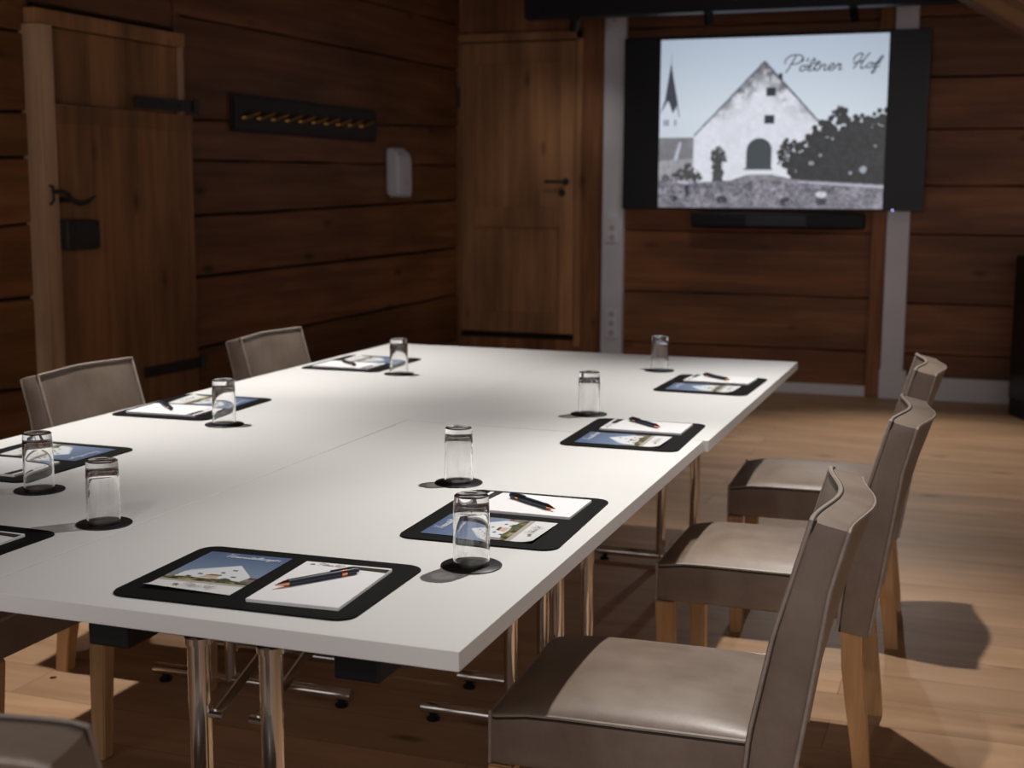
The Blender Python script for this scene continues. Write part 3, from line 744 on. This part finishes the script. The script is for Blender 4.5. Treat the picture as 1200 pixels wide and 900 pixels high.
# ================================================================== TABLES
def make_table(x0, x1, y0, y1, label):
    cx, cy = (x0 + x1) / 2, (y0 + y1) / 2; w, l = (x1 - x0) / 2, (y1 - y0) / 2
    e = empty('conference_table', (cx, cy, 0)); tag(e, label, 'table', 'white folding conference tables pushed together')
    bm = BM(); box(bm, -w, w, -l, l, .712, .740, .0012, seg=2)
    o_ = obj('table_top', bm, M_white, e); o_.cycles.is_caustics_receiver = True
    bm = BM()   # steel under-frame
    YF = (-l + .055, -l + 1.435); XO = .025
    for yy in YF: box(bm, -.20 + XO, .20 + XO, yy - .015, yy + .015, .695, .7115, .002)
    for xx in (-.30, .30): box(bm, xx - .012, xx + .012, -l + .05, l - .05, .690, .7115, .002)
    obj('under_frame', bm, M_blackplastic, e)
    for sy in (-1, 1):
        yy = YF[0] if sy < 0 else YF[1]
        for sx_ in (-1, 1):
            bm = BM(); tube(bm, [(XO + sx_ * .06, yy, .03), (XO + sx_ * .06, yy, .695)], .0175, 20)
            lathe(bm, [(.0175, .0), (.021, .0), (.021, .01), (.0175, .012)], 20, (XO + sx_ * .06, yy, .683))
            obj('leg', bm, M_chrome, e, True)
            bm = BM()   # fold-out brace, flat strut
            xb_ = XO + sx_ * .06 - sx_ * .024; a = Vector((xb_, yy - sy * .0, .576)); b = Vector((xb_, yy - sy * .35, .70))
            dd = (b - a).normalized(); nn = Vector((0, -dd.z, dd.y)) * .009
            vs = [bm.verts.new(p + Vector((t, 0, 0))) for t in (0, .004) for p in (a + nn, b + nn, b - nn, a - nn)]
            for f in ((0, 1, 2, 3), (7, 6, 5, 4), (0, 4, 5, 1), (1, 5, 6, 2), (2, 6, 7, 3), (3, 7, 4, 0)): bm.faces.new([vs[i] for i in f])
            tube(bm, [a + Vector((-.012, 0, 0)), a + Vector((.014, 0, 0))], .007, 10)
            obj('brace', bm, M_chrome, e)
            bm = BM(); box(bm, XO + sx_ * .205 - .035, XO + sx_ * .205 + .035, yy - .018, yy + .06, .664, .7115, .003)
            box(bm, XO + sx_ * .205 - .014, XO + sx_ * .205 + .014, yy + .0, yy + .03, .659, .664, .002)
            obj('hinge_block', bm, M_blackplastic, e)
        bm = BM(); tube(bm, [(-.30 + XO, yy, .033), (.30 + XO, yy, .033)], .0165, 16)
        obj('foot_bar', bm, M_chrome, e, True)
        for sx_ in (-1, 1):
            bm = BM(); lathe(bm, [(0, 0), (.016, 0), (.018, .006), (.009, .012), (.009, .025), (0, .025)], 14, (XO + sx_ * .27, yy, 0))
            obj('foot_glide', bm, M_blackplastic, e, True)
    return e
make_table(-1.4225, -.6245, 1.564, 3.180, 'white laminate table, near right of the four, front corner in full view')
make_table(-2.226, -1.4255, 1.564, 3.180, 'white laminate table, near left of the four, cut off by picture edge')
make_table(-1.4235, -.6120, 3.184, 4.838, 'white laminate table, far right of the four, toward the screen wall')
make_table(-2.226, -1.4238, 3.1804, 4.838, 'white laminate table at the far left, beside the farthest left chair')

# ================================================================== CHAIRS (front toward local +X)
HW = .215
def Fz(z):   # front face of the back at the sides
    P = [(.30, .277), (.337, .274), (.48, .262), (.65, .229), (.84, .176), (.9, .16)]
    for (a, fa), (b, fb_) in zip(P, P[1:]):
        if z <= b: return fa + (fb_ - fa) * max(0, (z - a)) / (b - a)
    return P[-1][1]
def Gz(z):
    P = [(.30, .202), (.337, .200), (.55, .168), (.727, .143), (.83, .116), (.9, .098)]
    for (a, fa), (b, fb_) in zip(P, P[1:]):
        if z <= b: return fa + (fb_ - fa) * max(0, (z - a)) / (b - a)
    return P[-1][1]
def bulge(v, z): return .030 * (math.cos(PI * max(-1, min(1, v)) / 2) ** 2) * smoothstep(.45, .84, z)
def make_chair(label, group):
    e = empty('upholstered_chair'); tag(e, label, 'chair', group)
    # seat
    bm = BM()
    def sf(u, v, w_, p):
        if w_ > 0: p.z += .024 * w_ * (1 - abs(u) ** 3) * (1 - abs(v) ** 2.5)
        if u > .55: p.z -= .012 * ((u - .55) / .45) ** 2 * max(0, w_)
        p.y *= (1 + .012 * (1 - abs(u) ** 2) * (1 - w_ * w_) * .6)
        return p
    rbox(bm, (.4675, 0, .4195), (.2375, .210, .0535), .014, 16, sf)
    seat = obj('seat', bm, M_leather, e, True)
    bm = BM(); zc = .466; R = .014
    loop = []
    for (xx, yy) in ((.250, -.2085), (.69, -.2085), (.7025, -.198), (.7025, .198), (.69, .2085), (.250, .2085)): loop.append((xx, yy, zc))
    dense = []
    for a, b in zip(loop, loop[1:]):
        for k in range(8): dense.append(tuple(a[i] + (b[i] - a[i]) * k / 8 for i in range(3)))
    dense.append(loop[-1])
    dense = [(a, b, c - .012 * max(0, (((a - .4675) / .2375) - .55) / .45) ** 2) for a, b, c in dense]
    tube(bm, dense, .0036, 6)
    for sy in (-1, 1): tube(bm, [(.7015, sy * .2055, z) for z in (.37, .40, .44, .464)], .0028, 6)
    obj('piping', bm, M_piping, seat, True)
    bm = BM(); tube(bm, [(a, b * 1.004, c - .0052) for a, b, c in dense], .0026, 6); obj('seam', bm, M_seamshade, seat, True)  # dark tube as painted shadow below the seat piping
    # back
    bm = BM(); ZB, ZT = .337, .842
    def bf(u, v, w_, p):
        z = ZB + (w_ + 1) / 2 * (ZT - ZB)
        zz = p.z
        f, g = Fz(zz), Gz(zz); mid = (f + g) / 2; th = (f - g) / 2
        xr = p.x / .0325       # rounded offset inside the slab
        x = mid + xr * th
        vv = p.y / HW
        x -= bulge(vv, zz)
        zz2 = zz - (.014 * (1 - (xr + 1) / 2) if w_ > .99 else 0) * 1.0
        yy = p.y
        if w_ < -.99: zz2 += .006 * xr
        # soft side panel
        yy += math.copysign(.004, yy) * (1 - xr * xr) * (abs(v) > .99)
        return Vector((x, yy, zz2))
    rbox(bm, (0, 0, (ZB + ZT) / 2), (.0325, HW, (ZT - ZB) / 2), .008, 18, bf)
    back = obj('backrest', bm, M_leather, e, True)
    for face, fn, dz in (('front', Fz, 0.0), ('rear', Gz, -.016)):
        bm = BM(); pts = []
        s = 1 if face == 'front' else -1
        zt = ZT - .002 + dz
        for k in range(21):
            z = ZB + .006 + (zt - ZB - .006) * k / 20; pts.append((fn(z) + s * -.001, -HW + .002, z))
        for k in range(1, 24):
            v = -1 + 2 * k / 24; z = zt
            pts.append((fn(zt) - s * .001 - bulge(v, zt), v * (HW - .002), z + .001))
        for k in range(21):
            z = zt - (zt - ZB - .006) * k / 20; pts.append((fn(z) + s * -.001, HW - .002, z))
        tube(bm, pts, .0042, 6)
        obj('piping', bm, M_piping, back, True)
        if face == 'front':
            bm = BM(); tube(bm, [(a - .0058 * (1 if abs(b) > HW - .004 else .6), b * 1.004, c) for a, b, c in pts], .0024, 6); obj('seam', bm, M_seamshade, back, True)  # dark tube as painted shadow beside the front piping
    # legs
    for sy in (-1, 1):
        bm = BM()
        secs = [(.0, .668, .036), (.20, .674, .041), (.368, .682, .045)]
        rings = []
        for z, cx_, wd in secs:
            c_y = sy * (HW - .006 - wd / 2 - (.004 if z < .1 else 0))
            rings.append([bm.verts.new((cx_ + a * wd / 2, c_y + b * wd / 2, z)) for a, b in ((-1, -1), (1, -1), (1, 1), (-1, 1))])
        for A, B in zip(rings, rings[1:]):
            for k in range(4): bm.faces.new((A[k], A[(k + 1) % 4], B[(k + 1) % 4], B[k]))
        bm.faces.new(rings[0][::-1]); bm.faces.new(rings[-1])
        bmesh.ops.bevel(bm, geom=[ed for ed in bm.edges], offset=.003, segments=2, affect='EDGES')
        obj('leg', bm, M_oakleg, e)
        bm = BM()
        secs = [(.0, .205, .038), (.08, .213, .041), (.17, .226, .044), (.26, .237, .047), (.345, .241, .048)]
        rings = []
        for z, cx_, wd in secs:
            c_y = sy * (HW - .004 - wd / 2)
            rings.append([bm.verts.new((cx_ + a * wd / 2, c_y + b * wd / 2, z)) for a, b in ((-1, -1), (1, -1), (1, 1), (-1, 1))])
        for A, B in zip(rings, rings[1:]):
            for k in range(4): bm.faces.new((A[k], A[(k + 1) % 4], B[(k + 1) % 4], B[k]))
        bm.faces.new(rings[0][::-1]); bm.faces.new(rings[-1])
        bmesh.ops.bevel(bm, geom=[ed for ed in bm.edges if abs(ed.verts[0].co.z - ed.verts[1].co.z) > .02], offset=.003, segments=2, affect='EDGES')
        obj('leg', bm, M_oakleg, e)
    return e
G = 'taupe leather chairs around the conference tables'
CH = [
 ((-.062, 2.265), PI + math.radians(2.2), 'taupe leather chair with oak legs nearest the camera on the right side'),
 ((.0, 3.245), PI, 'taupe leather chair with oak legs, middle one on the right side'),
 ((.0, 4.181), PI + math.radians(2), 'taupe leather chair with oak legs, farthest one on the right side'),
 ((-2.590, 2.33), 0, 'taupe leather chair at left picture edge, only seat and legs showing under the table'),
 ((-2.590, 3.165), 0, 'taupe leather chair on the left side in front of the old plank door'),
 ((-2.560, 4.17), 0, 'taupe leather chair on the left side, farther one, under the coat rack'),
 ((-.985, .815), PI / 2, 'taupe leather chair at the near end, only its top corner showing bottom left'),
]
c0 = make_chair(CH[0][2], G)
for i, ((x, y), a, lb) in enumerate(CH):
    c = c0 if i == 0 else copy_tree(c0)
    c['label'] = lb; c.location = (x, y, 0); c.rotation_euler = (0, 0, a)

# ================================================================== THINGS ON THE TABLES
TZ = .740
# desk pad
def make_pad():
    bm = BM(); prism(bm, rrect(.400, .292, .028, 8), 0, .003, bev=.001)
    return obj('desk_pad', bm, M_pad)
# flyer picture
fl = Pic(126, 178); X, Y = fl.X, fl.Y; FH, FW_ = fl.h, fl.w
f1 = fbm(FH, FW_, 10, 50); f2 = fbm(FH, FW_, 5, 60)
fl.a[:] = np.stack([.33 + .30 * Y, .41 + .28 * Y, .55 + .20 * Y], -1)
fl.put(Y > .60, np.stack([.42 + .35 * (f2 - .4), .44 + .30 * (f2 - .4), .42 + .3 * (f2 - .4)], -1))
fl.put(fl.poly([(0, .60), (.18, .58), (.2, .72), (0, .72)]), np.stack([.40 + .3 * f2, .38 + .3 * f2, .38 + .3 * f2], -1))
fl.put(fl.poly([(.80, .58), (1, .57), (1, .63), (.78, .63)]), (.42, .20, .18))
fl.put(fl.poly([(.60, .30), (.90, .56), (.88, .70), (.10, .70), (.12, .56), (.16, .50)]), (.88, .90, .92))
fl.put(fl.poly([(.60, .30), (.16, .50), (.12, .56), (.57, .325)]), (.78, .81, .86))
for a, b in ((.60, .42), (.52, .50), (.30, .57), (.70, .58), (.22, .64)): fl.put(fl.poly([(a, b), (a + .055, b), (a + .055, b + .028), (a, b + .028)]), (.28, .30, .34))
fl.put(fl.poly([(.36, .66), (.44, .575), (.56, .575), (.58, .66)]), (.80, .70, .60)); fl.put(fl.poly([(.40, .60), (.45, .565), (.58, .565), (.58, .59)]), (.45, .20, .14))
fl.put(fl.poly([(.0, .71), (.22, .665), (.40, .675), (.62, .665), (.95, .69), (1, .755), (0, .755)]), np.stack([.36 + .9 * (f2 - .45), .35 + .8 * (f2 - .45), .22 + .7 * (f2 - .45)], -1))
fl.put(fl.poly([(.62, .665), (.66, .63), (.74, .655), (.78, .72), (.60, .72)]), np.stack([.16 + .3 * f2, .20 + .3 * f2, .14 + .2 * f2], -1))
fl.put(fl.poly([(.88, .62), (1, .60), (1, .72), (.86, .70)]), np.stack([.28 + .4 * f2, .26 + .4 * f2, .25 + .4 * f2], -1))
fl.put(Y > .75, (.70, .68, .65)); fl.put(Y > .80, (.90, .90, .90))
fl.a[:] = np.clip(fl.a, 0, 1)
def make_flyer():
    e = empty('flyer')
    def f(u, v):
        curl = .005 * max(0, (v - .86) / .14) ** 2 * (1 - u) + .0012
        return ((u - .5) * .148, (.5 - v) * .210, curl)
    o = fl.mesh('printed_sheet', f, M_flyer, e)
    bm = BM()
    for s in script('Veranstaltungen', .100, ysc=.8): ribbon(bm, s, .0012, lambda a, b: (-.036 + a, .078 + b, .0022))
    obj('heading', bm, M_textwhite, e)
    bm = BM()
    for s in script('Pöltner Hof', .052): ribbon(bm, s, .0007, lambda a, b: (-.020 + a, -.087 + b, .0035))
    prism(bm, [(-.034, -.087), (-.024, -.087), (-.024, -.083), (-.029, -.080), (-.034, -.083)], .0034, .0036)
    obj('logo_print', bm, M_ink, e)
    return e
def make_notepad():
    e = empty('notepad')
    bm = BM(); box(bm, -.074, .074, -.105, .105, 0, .0055, .0006, seg=1)
    obj('paper_block', bm, M_paper, e)
    bm = BM(); prism(bm, [(.0, .078), (.008, .084), (.0735, .084), (.0735, .102), (.072, .1035)][::1] and [(.002, .084), (.0738, .078), (.0738, .096), (.010, .098)], .0056, .0059)
    obj('printed_bar', bm, M_stripe, e)
    bm = BM()
    for s in script('Pöltner Hof', .040): ribbon(bm, s, .0007, lambda a, b: (-.046 + a, .087 + b, .0059))
    prism(bm, [(-.060, .087), (-.052, .087), (-.052, .091), (-.056, .094), (-.060, .091)], .0056, .0059)
    obj('logo_print', bm, M_ink, e)
    return e
def make_pen():
    e = empty('ballpoint_pen')     # lies along local Y, tip at -Y
    def L_(prof, nm, mt):
        bm = BM(); lathe(bm, prof, 16)
        for v in bm.verts: v.co = Vector((v.co.x, v.co.z, v.co.y + .0056))
        return obj(nm, bm, mt, e, True)
    L_([(0, -.071), (.0010, -.071), (.0014, -.068), (.0040, -.057), (.0052, -.050), (0, -.050)], 'tip', M_copper)
    b = L_([(0, -.050), (.0054, -.050), (.0056, .0), (.0054, .040), (0, .040)], 'barrel', M_navy)
    L_([(0, .040), (.0056, .040), (.0056, .049), (0, .049)], 'ring', M_copper)
    L_([(0, .049), (.0054, .049), (.0052, .066), (.0035, .067), (.0035, .071), (0, .071)], 'cap', M_navy)
    bm = BM(); box(bm, -.0018, .0018, .022, .058, .0114, .0128, .0005); box(bm, -.0018, .0018, .050, .060, .008, .0128, .0005)
    obj('clip', bm, M_navy, e)
    return e
def make_glass():
    e = empty('drinking_glass')   # upside down: thick base on top
    R0, R1, Hh, t = .0300, .0285, .116, .0022
    prof = [(R0 - t, .0004), (R0 - t / 2, 0), (R0, .0004), (R0 + .0002, .02), (R1 + .0012, .085), (R1, .107), (R1 - .0004, .1140), (R1 - .0025, Hh),
            (.014, Hh - .001), (0, Hh - .0022), (0, .100), (.012, .0998), (R1 - .006, .0985), (R1 - .0032, .094), (R1 - .0022, .085), (R0 - t, .02), (R0 - t, .0004)]
    bm = BM(); lathe(bm, prof, 64)
    bmesh.ops.remove_doubles(bm, verts=bm.verts, dist=1e-6)
    g = obj('glass_body', bm, M_glass, e, True)
    bm = BM()
    def on(a, b):
        th = a / .0303 - 1.75; return ((.0303) * math.cos(th), .0303 * math.sin(th), .024 + b)
    for s in script('CE', .006, slant=0): ribbon(bm, s, .0003, lambda a, b: on(a + .016, b - .002))
    for s in ([(.004, .004), (.004, 0), (.0065, -.003), (.009, 0), (.009, .004)], [(.005, .002), (.008, .002)]): ribbon(bm, s, .0004, on)
    obj('etched_mark', bm, M_frost, e)
    for o in (g,):
        try: o.cycles.is_caustics_caster = True
        except Exception: pass
    return e
def make_coaster():
    bm = BM(); lathe(bm, [(0, 0), (.049, 0), (.050, .0008), (.050, .0022), (.049, .003), (0, .003)], 48)
    return obj('coaster', bm, M_coaster, None, True)

pad0, fly0, note0, pen0, glass0, coast0 = make_pad(), make_flyer(), make_notepad(), make_pen(), make_glass(), make_coaster()
W_ = [  # pad centre, rotation, place words, glass, pen jitter
 ((-1.017, 1.762), 1.5, 'front right place', (-.757, 1.950), 0),
 ((-1.712, 1.745), -1, 'front left place', (-1.482, 1.972), 1),
 ((-.806, 2.272), 91.5, 'nearest place on the right side', (-1.007, 2.520), 2),
 ((-.801, 3.200), 91, 'middle place on the right side', (-.996, 3.454), 3),
 ((-.790, 4.140), 89, 'farthest place on the right side', (-1.024, 4.415), 4),
 ((-1.992, 2.392), -90, 'nearest place on the left side', (-1.773, 2.156), 5),
 ((-2.065, 3.172), -88, 'middle place on the left side', (-1.835, 2.954), 6),
 ((-2.045, 4.208), -90, 'farthest place on the left side', (-1.815, 4.007), 7),
]
GW = ['front right pad', 'front left pad', 'nearest right-side pad', 'middle right-side pad', 'farthest right-side pad',
      'nearest left-side pad', 'middle left-side pad', 'farthest left-side pad']
first = True
for i, ((px_, py_), deg, place, (gx, gy), k) in enumerate(W_):
    a = math.radians(deg); ca, sa = math.cos(a), math.sin(a)
    def loc(dx, dy, z): return (px_ + dx * ca - dy * sa, py_ + dx * sa + dy * ca, z)
    use = (lambda o: o) if i == 0 else (lambda o: copy_tree(o))
    p = use(pad0); p.location = loc(0, 0, TZ); p.rotation_euler = (0, 0, a)
    tag(p, 'black desk pad on the white table, %s' % place, 'desk pad', 'black desk pads at the eight places')
    f = use(fly0); f.location = loc(-.094, .006, TZ + .003); f.rotation_euler = (0, 0, a + math.radians([1, 0, -1, 0, 1, -1, 1, 0][k]))
    tag(f, 'colour flyer of a white gabled house on the %s' % GW[i], 'flyer', 'colour flyers on the desk pads')
    n = use(note0); n.location = loc(.090, -.009, TZ + .003); n.rotation_euler = (0, 0, a + math.radians([1.5, 0, -1.5, -1, -1, 0, 1, 0][k]))
    tag(n, 'white notepad with brown printed bar on the %s' % GW[i], 'notepad', 'white notepads on the desk pads')
    q_ = use(pen0); pr = a + math.radians([-36.5, -36, -36, -43.4, -42, -44, -45, -44][k]); q_.location = loc(*[(.080, -.002), (.08, .0), (.085, -.018), (.100, -.002), (.092, .004), (.085, -.06), (.070, -.049), (.085, -.015)][k], TZ + .0088)
    q_.rotation_euler = (0, 0, pr)
    if k in (6,): q_.rotation_euler = (0, 0, pr)
    tag(q_, 'dark blue pen with copper tip on the %s' % GW[i], 'pen', 'ballpoint pens on the notepads')
    c = use(coast0); c.location = (gx, gy, TZ)
    tag(c, 'round black coaster under the glass beside the %s' % GW[i], 'coaster', 'black coasters on the tables')
    g = use(glass0); g.location = (gx, gy, TZ + .003); g.rotation_euler = (0, 0, math.radians([0, 20, 70, 150, 60, -40, 100, 10][k]))
    tag(g, 'upturned clear glass on a coaster beside the %s' % GW[i], 'glass', 'upturned glasses on the coasters')
# small stuff seen on the floor
bm = BM(); lathe(bm, [(0, 0), (.010, 0), (.010, .002), (0, .004)], 12); nl = obj('floor_cap', bm, M_chrome, None, True); nl.location = (-2.372, 2.905, 0)
tag(nl, 'small grey metal cap on the floor beside the back leg of a left chair', 'floor cap')
